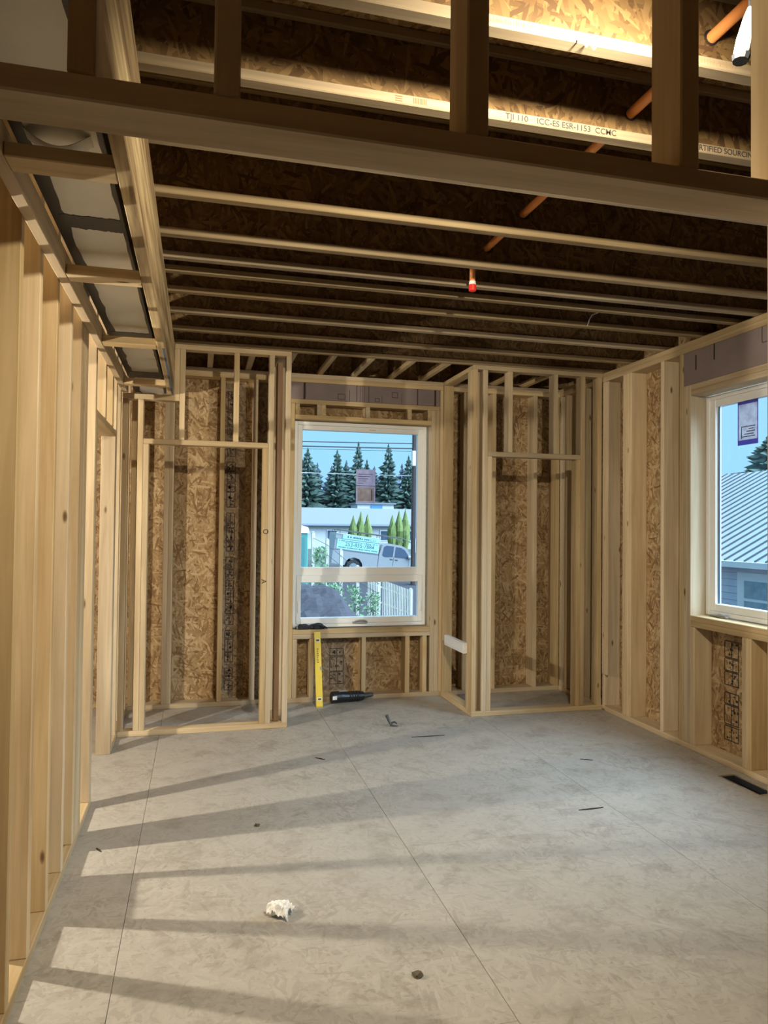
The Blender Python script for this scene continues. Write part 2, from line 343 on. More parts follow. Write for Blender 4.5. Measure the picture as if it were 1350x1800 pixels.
for x in (0.779, 0.962, 1.0005, 1.388, 1.765, 1.948): board(wb, 'cripple_stud', x, x + D2, YB0, YB1, 2.424, 2.517)
board(wb, 'sill_plate', 0.778, 1.9865, YB0, YB1, 0.569, 0.607); board(wb, 'sill_plate', 0.778, 1.9865, YB0, YB1, 0.530, 0.568)
for x in (0.779, 0.924, 1.373, 1.765, 1.9215): board(wb, 'cripple_stud', x, x + D2, YB0, YB1, D2, 0.530)
YS0, YS1 = 6.2405, 6.2515
sp_left = panel(wb, OSB_XZ, -0.62, 0.30, YS0, YS1, -0.3, 3.03); sp_mid = panel(wb, OSB_XZ, 0.302, 0.776, YS0, YS1, -0.3, 3.03)
sp_sill = panel(wb, OSB_XZ, 0.778, 1.985, YS0, YS1, -0.3, 0.60); panel(wb, OSB_XZ, 0.778, 1.985, YS0, YS1, 2.39, 3.03)
panel(wb, OSB_XZ, 1.987, 2.70, YS0, YS1, -0.3, 3.03); panel(wb, OSB_XZ, 2.702, 3.375, YS0, YS1, -0.3, 3.03)
def stamp(parent, plane, u0, u1, v0, v1, h, seed, face=True, marks=True):
    """panel maker's grade stamp: dark printed band of ruled boxes and illegible bars on a sheathing panel"""
    rr = random.Random(seed)
    def put(b, a0, a1, c0, c1, d):
        if plane == 'xz': b.box(a0, a1, h - d, h, c0, c1)
        else: b.box(h - d, h, a0, a1, c0, c1)
    b = MB(); put(b, u0 - .05, u1 + .09, v0, v1, .0006)
    if face: b.build('printed_band', PRINTED, parent)
    b = MB(); v = v0 + .05
    while v < v1 - .13 and marks:
        hh = rr.uniform(.06, .13); t = .006
        for a in (v, v + hh): put(b, u0, u1, a, a + t, .0012)
        for a in (u0, u1): put(b, a, a + t, v, v + hh, .0012)
        mid = u0 + (u1 - u0) * rr.choice((.4, .5, .6)); put(b, mid, mid + t, v, v + hh, .0012)
        for q in range(rr.randint(5, 9)):
            a = rr.uniform(u0 + .005, u1 - .02); c = rr.uniform(v + .008, v + hh - .02); put(b, a, a + rr.uniform(.006, .02), c, c + rr.uniform(.006, .018), .0012)
        v += hh + rr.choice((.008, .012, .05))
    if b.v: b.build('grade_stamp', INK, parent)
stamp(sp_left, 'xz', 0.225, 0.292, 0.05, 2.68, YS0 - .0003, 3)
stamp(sp_sill, 'xz', 1.12, 1.24, 0.06, 0.51, YS0 - .0003, 5)

# ------------------------------------------------------------------ right wall
wr = tag(empty('wall_right'), 'sheathed exterior stud wall with a side window on the right', 'wall', kind='structure')
XR0, XR1 = 3.235, 3.375
board(wr, 'sole_plate', XR0, XR1, 0.9, 6.24, 0, D2)
board(wr, 'top_plate', XR0, XR1, 0.9, 6.1, 2.737, TOP - .002); board(wr, 'top_plate', XR0, XR1, 0.9, 6.24, 2.699, 2.737)
for y in (1.3, 1.7, 2.1, 2.60, 4.338, 4.55, 4.955, 4.9935, 5.032, 5.32, 5.62, 5.965, 6.06): board(wr, 'stud', XR0, XR1, y, y + D2, D2, 2.699)
for y in (4.256, 4.2945, 2.645, 2.683): board(wr, 'jack_stud', XR0, XR1, y, y + D2, D2, 2.472)
hd = MB().box(XR0 + .003, XR0 + .09, 2.645, 4.333, 2.473, 2.698, .002).build('window_header', HEADER, wr)
ink = MB()
for y, w, a, b in ((4.20, .012, .09, .19), (4.02, .012, .12, .225), (3.61, .004, .13, .225), (3.55, .004, .13, .225)): ink.box(XR0 + .0018, XR0 + .0032, y, y + w, 2.473 + a, 2.473 + b)
ink.box(XR0 + .0018, XR0 + .0032, 3.55, 3.61, 2.60, 2.604); ink.build('ink_mark', INK, hd)
board(wr, 'header_plate', XR0, XR1, 2.7215, 4.2555, 2.434, 2.472); board(wr, 'header_plate', XR0, XR1, 2.7215, 4.2555, 2.3955, 2.4335)
board(wr, 'sill_plate', XR0, XR1, 2.7215, 4.2555, 0.867, 0.905); board(wr, 'sill_plate', XR0, XR1, 2.7215, 4.2555, 0.8285, 0.8665)
for y in (4.2165, 3.738, 3.6995, 3.3, 2.9): board(wr, 'cripple_stud', XR0, XR1, y, y + D2, D2, 0.8285)
XS0, XS1 = 3.3755, 3.3865
panel(wr, OSB_YZ, XS0, XS1, 4.256, 6.25, -0.3, 3.03); spr = panel(wr, OSB_YZ, XS0, XS1, 2.72, 4.254, -0.3, 0.90); panel(wr, OSB_YZ, XS0, XS1, 2.72, 4.254, 2.40, 3.03); panel(wr, OSB_YZ, XS0, XS1, -5.6, 2.718, -0.3, 3.03)
stamp(spr, 'yz', 3.965, 4.090, 0.06, 0.80, XS0 - .0003, 9, face=False)
st = MB().box(XR0 - .012, XR0 - .001, 5.262, 5.345, 0.30, 2.69, .002).build('furring_strip', WOOD[2], wr)

# ------------------------------------------------------------------ closets
wc = tag(empty('wall_closet_left'), 'framed closet front with header and cripples left of the window', 'wall', kind='structure')
YC0, YC1 = 5.36, 5.449
board(wc, 'sole_plate', -0.527, 0.652, YC0, YC1, 0, D2)
board(wc, 'top_plate', -0.181, 0.652, YC0, YC1, 2.737, TOP - .002)
board(wc, 'stud', -0.527, -0.489, YC0, YC1, D2, 2.364)
board(wc, 'king_stud', -0.4235, -0.3855, YC0, YC1, D2, 2.364)
board(wc, 'jack_stud', -0.3845, -0.3465, YC0, YC1, D2, 2.05); board(wc, 'jack_stud', 0.451, 0.489, YC0, YC1, D2, 2.05)
board(wc, 'soffit_plate', -0.527, -0.144, YC0, YC1, 2.364, 2.402)
board(wc, 'stud', -0.1825, -0.1445, YC0, YC1, 2.402, 2.737)
board(wc, 'door_header', -0.3845, 0.489, YC0, YC1, 2.05, 2.088)
for x in (-0.1435, 0.236): board(wc, 'cripple_stud', x, x + D2, YC0, YC1, 2.088, 2.737)
j = board(wc, 'king_stud', 0.490, 0.528, YC0, YC1, D2, 2.737)
board(wc, 'stud', 0.556, 0.594, YC0 + .05, YC1 + .05, D2, 2.699, BROWN)
board(wc, 'corner_stud', 0.614, 0.652, YC0, YC1, D2, 2.737)
board(wc, 'sole_plate', 0.563, 0.652, YC1 + .001, YB0, 0, D2); board(wc, 'top_plate', 0.563, 0.652, YC1 + .001, YB0, 2.737, TOP - .002)
board(wc, 'stud', 0.563, 0.652, 5.75, 5.788, D2, 2.737); board(wc, 'stud', 0.563, 0.652, YB0 - D2, YB0 - .001, D2, 2.737)
jk = [c for c in wc.children if c.name.startswith('jack_stud')][-1]
text_part(jk, 'O', .05, (0.457, YC0 - .0006, 1.42), (math.pi / 2, 0, 0), INK, 'pen_mark'); text_part(jk, 'A', .05, (0.452, YC0 - .0006, 1.09), (math.pi / 2, math.pi / 2, 0), INK, 'pen_mark')

wd = tag(empty('wall_closet_right'), 'framed closet front with return wall right of the window', 'wall', kind='structure')
board(wd, 'sole_plate', 2.09, 3.2345, YC0, YC1, 0, D2); board(wd, 'top_plate', 2.09, 3.2345, YC0, YC1, 2.737, TOP - .002)
board(wd, 'corner_stud', 2.09, 2.128, YC0, YC1, D2, 2.737)
board(wd, 'king_stud', 2.1755, 2.2135, YC0, YC1, D2, 2.737); board(wd, 'jack_stud', 2.2145, 2.2525, YC0, YC1, D2, 2.05)
board(wd, 'door_header', 2.2145, 3.0325, YC0, YC1, 2.05, 2.088)
for x in (2.389, 2.787): board(wd, 'cripple_stud', x, x + D2, YC0, YC1, 2.088, 2.737)
board(wd, 'jack_stud', 2.9945, 3.0325, YC0, YC1, D2, 2.05); board(wd, 'king_stud', 3.0335, 3.0715, YC0, YC1, D2, 2.737)
board(wd, 'stud', 3.188, 3.226, YC0, YC1, D2, 2.737)
board(wd, 'sole_plate', 2.09, 2.179, YC1 + .001, YB0 - .001, 0, D2); board(wd, 'top_plate', 2.09, 2.179, YC1 + .001, YB0 - .001, 2.737, TOP - .002)
board(wd, 'corner_stud', 2.09, 2.179, 5.4505, 5.4885, D2, 2.737); board(wd, 'stud', 2.09, 2.179, YB0 - D2 - .001, YB0 - .001, D2, 2.737)
board(wd, 'brace_block', 2.051, 2.089, 5.45, 5.90, 0.480, 0.565, PALE)

# ------------------------------------------------------------------ front partition (the opening the camera looks through)
wf = tag(empty('wall_front'), 'dark doorway header with cripple studs across the top foreground', 'wall', kind='structure')
YF0, YF1 = 1.09, 1.178
board(wf, 'door_header', -0.5275, 1.103, YF0, YF1, 2.08, 2.118)
for x in (-0.190, 0.013, 0.410, 0.808, 1.0275): board(wf, 'cripple_stud', x, x + D2, YF0, YF1, 2.118, 2.699)
board(wf, 'top_plate', -0.5275, 3.2345, YF0, YF1, 2.699, 2.737); board(wf, 'top_plate', -0.5275, 3.2345, YF0, YF1, 2.737, TOP - .002)
board(wf, 'jack_stud', 1.0655, 1.1035, YF0, YF1, D2, 2.08); board(wf, 'king_stud', 1.1045, 1.1425, YF0, YF1, D2, 2.699)
board(wf, 'sole_plate', 1.0655, 3.2345, YF0, YF1, 0, D2)
for x in (1.55, 1.95, 2.36, 2.77, 3.19): board(wf, 'stud', x, x + D2, YF0, YF1, D2, 2.699)

# shell of the spaces behind the camera and beyond the stud wall
wx = tag(empty('wall_rear'), 'sheathed wall of the hall behind the viewer', 'wall', kind='structure')
panel(wx, OSB_XZ, -3.66, 3.38, -5.62, -5.6, -0.3, 3.03)
wy = tag(empty('wall_hall'), 'sheathed far wall of the room beyond the stud partition', 'wall', kind='structure')
panel(wy, OSB_YZ, -3.68, -3.66, -5.6, 6.25, -0.3, 3.03); panel(wy, OSB_XZ, -3.66, -0.621, YS0, YS1, -0.3, 3.03)

# ------------------------------------------------------------------ ceiling: I-joists, deck, dropped soffit framing
ceil = tag(empty('ceiling'), 'dark wood I-joist ceiling with strand board deck above', 'ceiling', kind='structure')
ZT = 3.016
JOISTS = {}
def joist(p, x0, x1, y):
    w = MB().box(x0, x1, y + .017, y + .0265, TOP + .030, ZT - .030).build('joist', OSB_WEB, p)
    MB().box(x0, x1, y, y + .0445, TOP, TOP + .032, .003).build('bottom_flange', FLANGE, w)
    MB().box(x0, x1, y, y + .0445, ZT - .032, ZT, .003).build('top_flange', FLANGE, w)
    return w
for y in (1.72, 2.115, 2.52, 2.93, 3.34, 3.63, 3.825, 4.155, 4.56, 4.98, 5.365): JOISTS[y] = joist(ceil, -0.60, 3.372, y)
for x in (-0.28, 0.05, 0.36, 0.66, 0.964, 1.262, 1.59, 1.882, 2.18, 2.56, 2.86):
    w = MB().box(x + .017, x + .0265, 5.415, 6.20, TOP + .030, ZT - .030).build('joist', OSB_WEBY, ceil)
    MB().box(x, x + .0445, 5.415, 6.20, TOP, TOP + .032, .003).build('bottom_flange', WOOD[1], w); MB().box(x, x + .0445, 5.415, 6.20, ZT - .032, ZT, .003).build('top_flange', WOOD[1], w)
board(ceil, 'rim_board', -0.6, 3.372, 6.203, 6.238, TOP, ZT - .001, OSB_XZ)
for x0, x1 in ((2.235, 2.31), (2.485, 2.555), (2.61, 2.855), (2.948, 3.23)): board(ceil, 'squash_block', x0, x1, 5.420, 5.445, TOP, 2.93)
for k in range(6):
    MB().box(-3.66 + k * 1.173, -3.66 + (k + 1) * 1.173 - .003, -5.6, 6.25, ZT + .001, ZT + .019).build('deck_panel', OSB_XY, ceil)
bo = MB().box(-0.2235, -0.1835, 1.185, 5.36, 2.4025, TOP - .001, .003).build('soffit_beam', LVL, ceil)
MB().box(-0.198, -0.186, 3.95, 5.34, 2.4012, 2.4026).build('chalk_line', BLUECH, bo)
board(ceil, 'soffit_rail', -0.5275, -0.490, 1.185, 5.359, 2.4025, 2.491)
for y in (1.985, 2.87, 3.90, 5.0): board(ceil, 'soffit_rung', -0.489, -0.2245, y, y + D4, 2.4025, 2.4405)
# lettering printed on the second joist's flange
fl = [c for c in JOISTS[2.115].children if c.name.startswith('bottom')][0]
R90 = (math.pi / 2, 0, 0)
text_part(fl, 'TJI 110    ICC-ES ESR-1153  CCMC', .0272, (0.925, 2.1145, 2.7815), R90, INK); text_part(fl, 'CERTIFIED SOURCING', .0272, (1.605, 2.1145, 2.7815), R90, INK)
redb = MB()
for k in range(9): redb.box(0.62 + k * .005, 0.6225 + k * .005, 2.1145, 2.1152, 2.782, 2.80)
for k in range(3): redb.box(0.562, 0.585, 2.1145, 2.1152, 2.782 + k * .007, 2.785 + k * .007)
redb.build('printed_mark', plain('red_ink', (0.35, 0.10, 0.04), .8), fl)
fl0 = [c for c in JOISTS[1.72].children if c.name.startswith('bottom')][0]
bars = MB(); rr = random.Random(4); x = .70
while x < 1.45: bars.box(x, x + .0018, 1.7194, 1.7202, 2.785, 2.785 + rr.uniform(.008, .016)); x += rr.uniform(.004, .010)
bars.build('printed_mark', plain('brown_ink', (0.25, 0.16, 0.07), .8), fl0)

# ------------------------------------------------------------------ windows
def ring(b, plane, a0, a1, c0, c1, wl_, wr_, wb_, wt_, h0, h1, ch=0.003):
    """rectangular frame with given side widths; plane xz: depth along y, plane yz: depth along x"""
    def put(p, q, r, s):
        if plane == 'xz': b.box(p, q, h0, h1, r, s, ch)
        else: b.box(h0, h1, p, q, r, s, ch)
    put(a0, a0 + wl_, c0, c1); put(a1 - wr_, a1, c0, c1); put(a0 + wl_, a1 - wr_, c0, c0 + wb_); put(a0 + wl_, a1 - wr_, c1 - wt_, c1)
    return b
w1 = tag(empty('window_1'), 'white vinyl far window with a fixed pane over an awning pane', 'window', kind='structure')
ring(MB(), 'xz', 0.784, 1.966, 0.615, 2.380, .030, .030, .03, .03, 6.182, 6.256).build('frame', VINYL, w1)
ring(MB(), 'xz', 0.8145, 1.9355, 1.060, 2.3495, .040, .046, .068, .040, 6.192, 6.246).build('sash', VINYL, w1)
aw = ring(MB(), 'xz', 0.8145, 1.9355, 0.6455, 1.0595, .040, .038, .050, .060, 6.176, 6.240).build('awning_sash', VINYL, w1)
MB().box(0.8544, 1.8896, 6.216, 6.222, 1.127, 2.3100).build('glass_pane', GLASS, w1)
MB().box(0.8544, 1.8976, 6.206, 6.212, 0.6950, 1.0000).build('glass_pane', GLASS, aw)
h = MB().tube([(1.315, 6.163, .650), (1.330, 6.158, .664), (1.37, 6.155, .672), (1.41, 6.158, .670), (1.432, 6.161, .660), (1.428, 6.163, .648), (1.37, 6.166, .646), (1.315, 6.166, .649)], [.006, .007, .007, .007, .007, .006, .005, .005], 7)
h.box(1.305, 1.44, 6.168, 6.1765, .642, .660, .003); h.build('crank_handle', GREY, w1, smooth=False)
for x in (0.826, 1.915): MB().box(x, x + .010, 6.168, 6.1765, .74, .84, .003).build('latch', VINYL, w1)
sk = MB().box(1.333, 1.506, 6.2135, 6.2145, 1.690, 1.985).build('sticker', STUCK, w1)
b = MB().box(1.345, 1.495, 6.2125, 6.2134, 1.705, 1.825); b.build('picture_panel', STUCK2, sk)
b = MB()
for k in range(5): b.box(1.35, 1.36 + .02 * ((k * 7) % 6) + .04, 6.2125, 6.2134, 1.86 + k * .02, 1.864 + k * .02)
b.box(1.47, 1.477, 6.2118, 6.2124, 1.71, 1.81); b.box(1.335, 1.504, 6.2125, 6.2134, 1.838, 1.842); b.build('printed_line', INK, sk)
MB().box(1.44, 1.50, 6.1905, 6.1918, 2.328, 2.334).build('printed_mark', plain('faded_print', (.55, .42, .36), .7), w1)

w2 = tag(empty('window_2'), 'white vinyl casement window in the right wall', 'window', kind='structure')
ring(MB(), 'yz', 2.728, 4.249, 0.911, 2.390, .030, .030, .028, .028, 3.352, 3.42).build('frame', VINYL, w2)
cs = ring(MB(), 'yz', 2.7585, 4.2185, 0.9395, 2.3615, .05, .05, .05, .05, 3.362, 3.41).build('sash', VINYL, w2)
MB().box(3.384, 3.390, 2.8084, 4.1686, .9894, 2.3116).build('glass_pane', GLASS, w2)
MB().box(3.3835, 3.389, 4.1520, 4.1686, .9894, 2.3116).build('spacer_bar', plain('blue_spacer', (.10, .20, .36), .4), cs)
MB().box(3.325, 3.352, 4.02, 4.11, .906, .918, .003).tube([(3.338, 4.19, .914), (3.330, 4.12, .918), (3.325, 4.07, .928), (3.33, 4.03, .925)], [.005, .007, .009, .009], 7).tube([(3.345, 4.21, .909), (3.338, 4.08, .909)], .005, 6).build('crank_handle', GREY, w2)
sk = MB().box(3.3815, 3.3825, 3.805, 3.982, 2.030, 2.3115).build('sticker', backlit('sticker_sheet', (0.42, 0.40, 0.42), .3, 25), w2)
b = MB()
for p in ((3.805, 3.982, 2.292, 2.3115), (3.805, 3.982, 2.030, 2.062), (3.805, 3.812, 2.062, 2.292), (3.975, 3.982, 2.062, 2.292)): b.box(3.3805, 3.3814, *p)
b.build('sticker_border', backlit('sticker_blue', (.34, .34, .80), .1, 10), sk)
b = MB()
for k in range(5): b.box(3.3798, 3.3804, 3.83 + .012 * (k % 2), 3.945 - .02 * ((k * 5) % 4), 2.08 + k * .016, 2.085 + k * .016)
b.box(3.3798, 3.3804, 3.945, 3.95, 2.07, 2.15); b.build('printed_line', INK, sk)

# ------------------------------------------------------------------ heating duct in the soffit
DX0, DX1, DZ0, DZ1 = -0.486, -0.262, 2.505, 2.69
duct = tag(empty('heating_duct', (-0.37, 3.5, DZ0)), 'pale sheet duct with black taped seams above the left soffit', 'duct')
dl = Vector(duct.location)
def dl_(b): b.v = [tuple(Vector(v) - dl) for v in b.v]; return b
for y0, y1 in ((1.20, 2.62), (2.625, 4.12), (4.125, 5.93)): dl_(MB().box(DX0, DX1, y0, y1, DZ0, DZ1, .004)).build('duct_section', SHEET, duct)
rr = random.Random(11)
def tape(xa, xb, ya, yb, along, z, amp):
    n = 60 if along == 'y' else 24; a = []; c = []
    for i in range(n + 1):
        t = i / n
        if along == 'y': y = ya + (yb - ya) * t; a.append((xa + rr.uniform(-amp, amp) * .2, y)); c.append((xb + rr.uniform(-amp, amp), y))
        else: x = xa + (xb - xa) * t; a.append((x, ya + rr.uniform(-amp, amp))); c.append((x, yb + rr.uniform(-amp, amp)))
    return dl_(MB().prism(a + c[::-1], z - .0012, z, 'z')).build('black_tape', TAPE, duct)
tape(DX0, DX0 + .040, 1.21, 5.9, 'y', DZ0, .008); tape(DX1, DX1 - .012, 1.21, 5.9, 'y', DZ0, .003)
for ya, yb in ((2.57, 2.68), (4.07, 4.18), (5.1, 5.30)): tape(DX0 + .02, DX1 - .01, ya, yb, 'x', DZ0 - .0013, .006)
for x in (DX0 - .0015, DX1): dl_(MB().box(x, x + .0015, 1.21, 5.92, DZ0, DZ0 + .12)).build('black_tape', TAPE, duct)
n = 14; top = [(DX0 + .03 + (DX1 - DX0 - .06) * i / n, DZ0 - .002 - .038 * math.sin(math.pi * i / n)) for i in range(n + 1)]
bo_ = [(x, z + .0015) for x, z in reversed(top)]
dl_(MB().prism(top + bo_, 2.03, 2.09, 'y')).build('loose_flap', SHEET, duct)

# ------------------------------------------------------------------ fire sprinkler pipe and head
pipe = tag(empty('sprinkler_pipe', (1.385, 1.5, 2.875)), 'orange sprinkler pipe running through the joist webs', 'pipe')
MB().tube([(0.005, -0.3, 0.0), (0, 0.5, 0.0), (-0.015, 2.045, 0.0)], .0165, 12).build('pipe', ORANGE, pipe, smooth=True)
for y in (1.72, 2.115, 2.52, 2.93, 3.34):
    MB().tube([(0.0, y + .016 - 1.5, 0), (0.0, y + .0275 - 1.5, 0)], .023, 14).build('web_hole_disc', BLACK, pipe)  # solid black discs paint the dark of the holes around the pipe
head = tag(empty('fire_sprinkler', (1.372, 3.548, 2.72)), 'red and white capped sprinkler head hanging under the joists', 'sprinkler')
MB().tube([(0, 0, .052), (0, 0, .171)], .0150, 12).build('drop_pipe', ORANGE, head, smooth=True)
MB().tube([(0, 0, .034), (0, 0, .052)], [.019, .017], 16).build('collar', WHITE, head, smooth=False)
MB().tube([(0, 0, 0), (0, 0, .004), (0, 0, .033)], [.015, .0195, .0195], 16).build('cap', RED, head)

# ------------------------------------------------------------------ lamps
lb = tag(empty('work_lamp', (1.21, 1.36, 2.62)), 'white hanging work lamp with black end near the upper right cripple', 'lamp')
c = lambda *p: [(x - 1.252, y - 1.36, z - 2.608) for x, y, z in p]
MB().tube(c((1.205, 1.360, 2.532), (1.207, 1.361, 2.540), (1.214, 1.362, 2.570), (1.226, 1.363, 2.625), (1.232, 1.364, 2.650)), [.012, .0175, .017, .010, .005], 12).build('housing', plain('lamp_housing', (.80, .82, .84), .35), lb, smooth=True)
MB().tube(c((1.203, 1.360, 2.520), (1.205, 1.360, 2.533)), [.017, .020], 10).build('end_cap', BLACK, lb)
MB().tube(c((1.232, 1.364, 2.650), (1.240, 1.37, 2.70), (1.245, 1.40, 2.80)), .004, 6).build('cord', BLACK, lb)
def point(name, loc, power, col, rad, parent, aim=None, cone=150):
    d = bpy.data.lights.new(name, 'SPOT' if aim else 'POINT'); d.energy = power; d.color = col; d.shadow_soft_size = rad
    if aim: d.spot_size = math.radians(cone); d.spot_blend = 1.0
    o = bpy.data.objects.new(name, d); COL.objects.link(o); o.parent = parent; o.location = Vector(loc) - Vector(parent.location)
    if aim: o.rotation_euler = Vector(aim).to_track_quat('-Z', 'Y').to_euler()
    return o
AIM = Vector((-0.08, 0.82, -0.56)).normalized(); BP = Vector((1.03, 1.27, 2.69))      # lamp read from shadows; beam shaped by an added reflector turned into the room
point('bulb_light', BP, POWER_BULB, (1.0, 0.88, 0.66), .035, lb, AIM, 150)
MB().tube([tuple(BP - AIM * .075 - Vector(lb.location)), tuple(BP - AIM * .06 - Vector(lb.location)), tuple(BP - AIM * .012 - Vector(lb.location))], [.02, .035, .075], 20, False).build('unseen_reflector', METAL, lb)
MB().tube(c((1.06, 1.20, 2.735), (1.10, 1.24, 2.755), (1.20, 1.36, 2.758), (1.243, 1.39, 2.75)), .004, 6).build('cord', BLACK, lb)
MB().tube([tuple(BP - AIM * .12 - Vector(lb.location)), tuple(BP - AIM * .07 - Vector(lb.location))], .016, 10).build('bulb_socket', BLACK, lb)

la = tag(empty('flood_lamp', (-2.25, 3.45, 0)), 'tripod flood lamp shining through the stud wall from the next room', 'lamp')
MB().tube([(0, 0, .35), (0, 0, 1.75)], .016, 8).build('pole', DARKMETAL, la)
for k in range(3):
    a = k * 2.094 + 1.05; MB().tube([(0, 0, .42), (.32 * math.cos(a), .32 * math.sin(a), 0.012)], .012, 6).build('leg', DARKMETAL, la)
MB().box(-.08, .0, -.11, .11, 1.75, 1.95, .01).build('head', YELLOW, la)
MB().box(.0, .006, -.09, .09, 1.77, 1.93).build('lens', LENS, la)
point('flood_light', (-2.17, 3.45, 1.85), POWER_FLOOD, (1.0, 0.90, 0.72), .03, la)
tb = tag(empty('tool_box', (-0.75, 3.165, 0)), 'small dark tool box standing behind the left stud wall', 'tool box')
MB().box(-.06, .06, -.145, .145, 0, .42, .008).build('body', CASE, tb)
MB().box(-.012, .012, -.13, -.07, .42, .49).box(-.012, .012, .06, .13, .42, .49).box(-.012, .012, -.13, .13, .475, .495).build('handle', CASE, tb)

tag(board(None, 'scrap_board', -0.662, -0.624, 2.69, 3.62, 0.0, 0.184), 'scrap plank on edge behind the foot of the left studs', 'plank')

# ------------------------------------------------------------------ tools and litter
lv = empty('spirit_level', (0.984, 5.905, 0.0)); tag(lv, 'yellow spirit level leaning on the sill under the far window', 'level')
lv.rotation_euler = (-math.atan2(0.175, .585), 0, 0)
LW, LH = .0275, .615
body = MB().box(-LW, LW, .0, .022, 0, LH, .002); body.build('body', YELLOW, lv)
for z, mt, nm in ((.545, CREAM, 'vial_frame'), (.065, CREAM, 'vial_frame')):
    vf = MB().box(-.021, .021, -.0022, .0, z - .014, z + .014, .001).build(nm, mt, lv)
    MB().tube([(-.012, -.0022, z), (.012, -.0022, z)], .0075, 10).build('vial', plain('vial_fluid', (.09, .08, .03), .2), vf)
MB().box(.012, LW + .0008, -.0015, .0235, .300, .328, .001).build('centre_vial', GREY, lv)
b = MB()
for k in range(7): b.box(-.008, .006 - .002 * (k % 3), -.0008, .0, .36 + k * .018, .369 + k * .018)
b.build('printed_mark', plain('level_ink', (.25, .17, .02), .6), lv)
MB().box(-LW - .0006, LW + .0006, -.0006, .0226, -.001, .012, .001).build('end_cap', plain('level_cap', (.55, .42, .06), .5), lv)

tl = empty('power_tool', (1.28, 6.035, 0.0), (0, 0, math.radians(8))); tag(tl, 'black cordless tool lying on the floor below the window', 'power tool')
MB().tube([(-.185, 0, .050), (-.18, 0, .050), (-.10, 0, .052), (-.04, 0, .048), (.03, 0, .047), (.06, 0, .045), (.10, 0, .045)], [.040, .049, .048, .041, .040, .044, .036], 14).build('body', BLACK, tl, smooth=False)
MB().tube([(.10, 0, .045), (.105, 0, .045), (.15, -.01, .050), (.185, -.015, .052)], [.036, .024, .020, .014], 10).build('nose', DARKMETAL, tl)
for k in range(4): MB().tube([(-.03 + k * .022, 0, .0475), (-.022 + k * .022, 0, .0475)], .0435, 14).build('grip_rib', RUBBER, tl)
MB().box(-.188, -.150, -.051, -.0475, .040, .070, .001).build('label', WHITE, tl)
MB().box(-.12, -.05, -.02, .02, .094, .104, .004).build('switch', GREY, tl)

def lumpy(name, mat, parent, sx, sy, sz, seed, amp, cuts=3, zoff=0.0):
    bm = bmesh.new(); bmesh.ops.create_icosphere(bm, subdivisions=cuts, radius=1)
    for v in bm.verts:
        n = noise.noise(v.co * 1.7 + Vector((seed, 0, 0))) * amp + noise.noise(v.co * 4.5 + Vector((0, seed, 0))) * amp * .5
        p = v.co * (1 + n); v.co = Vector((p.x * sx, p.y * sy, max(p.z * sz, -sz * .55)))
    me = bpy.data.meshes.new(name); lo = min(v.co.z for v in bm.verts)
    for v in bm.verts: v.co.z -= lo - zoff
    bm.to_mesh(me); bm.free(); me.materials.append(mat)
    o = bpy.data.objects.new(name, me); COL.objects.link(o); o.parent = parent; return o
gl = empty('work_glove', (0.93, 6.137, 0.607)); tag(gl, 'black work glove lying on the sill of the far window', 'glove')
q = lumpy('palm', BLACKCLOTH, gl, .072, .030, .032, 3, .3); q.location = (.055, 0, 0)
q = lumpy('cuff', BLACKCLOTH, gl, .065, .030, .029, 8, .22); q.location = (-.055, 0, 0)
for k in range(4):
    y = -.02 + k * .012
    MB().tube([(.08, y, .020), (.115, y - .003, .024 - .004 * k), (.145 - .008 * k, y - .004, .008)], [.010, .009, .006], 7).build('finger', BLACKCLOTH, gl, smooth=True)
MB().tube([(-.112, -.02, .006), (-.110, -.01, .03), (-.108, .012, .032)], .004, 6).build('cuff_hem', GREY, gl)

cl = empty('metal_clip', (1.405, 5.235, 0.0)); tag(cl, 'small grey two-pronged metal clip standing on the floor', 'clip')
MB().tube([(.0, 0, .02), (-.012, .005, .045), (-.028, .01, .082)], [.010, .011, .013], 8).build('stem', DARKMETAL, cl)
MB().tube([(-.004, 0, .022), (.03, 0, .032), (.048, -.005, .018)], [.009, .008, .005], 7).build('prong', DARKMETAL, cl)
MB().tube([(-.002, 0, .012), (.02, -.012, .006), (.055, -.018, .004)], [.009, .006, .003], 7).build('prong', DARKMETAL, cl)

# crumpled paper: a folded sheet
def crumple(name, mat, loc, size, seed, label, cat):
    n = 28; vs = []; fs = []
    for i in range(n + 1):
        for j in range(n + 1):
            u, v = i / n - .5, j / n - .5
            r = 1 - .35 * abs(noise.noise(Vector((u * 3, v * 3, seed))))
            x = u * size * r * 1.0 + noise.noise(Vector((u * 6, v * 6, seed + 5))) * size * .12; y = v * size * r * .9 + noise.noise(Vector((u * 6, v * 6, seed + 9))) * size * .12
            z = size * (.34 - .8 * (u * u + v * v)) + abs(noise.noise(Vector((u * 7, v * 4, seed + 2)))) * size * .34 + abs(noise.noise(Vector((u * 3, v * 11, seed + 3)))) * size * .20
            vs.append((x, y, max(z, .001)))
    for i in range(n):
        for j in range(n): a = i * (n + 1) + j; fs.append((a, a + 1, a + n + 2, a + n + 1))
    me = bpy.data.meshes.new(name); me.from_pydata(vs, [], fs); me.update(); me.materials.append(mat)
    o = bpy.data.objects.new(name, me); COL.objects.link(o); o.location = loc; o.rotation_euler = (0, 0, -.5); so = o.modifiers.new('s', 'SOLIDIFY'); so.thickness = .0012
    return tag(o, label, cat)
crumple('crumpled_paper', WHITE, (0.322, 2.80, 0.0), .098, 2.3, 'crumpled white paper scrap on the floor near the front', 'paper')
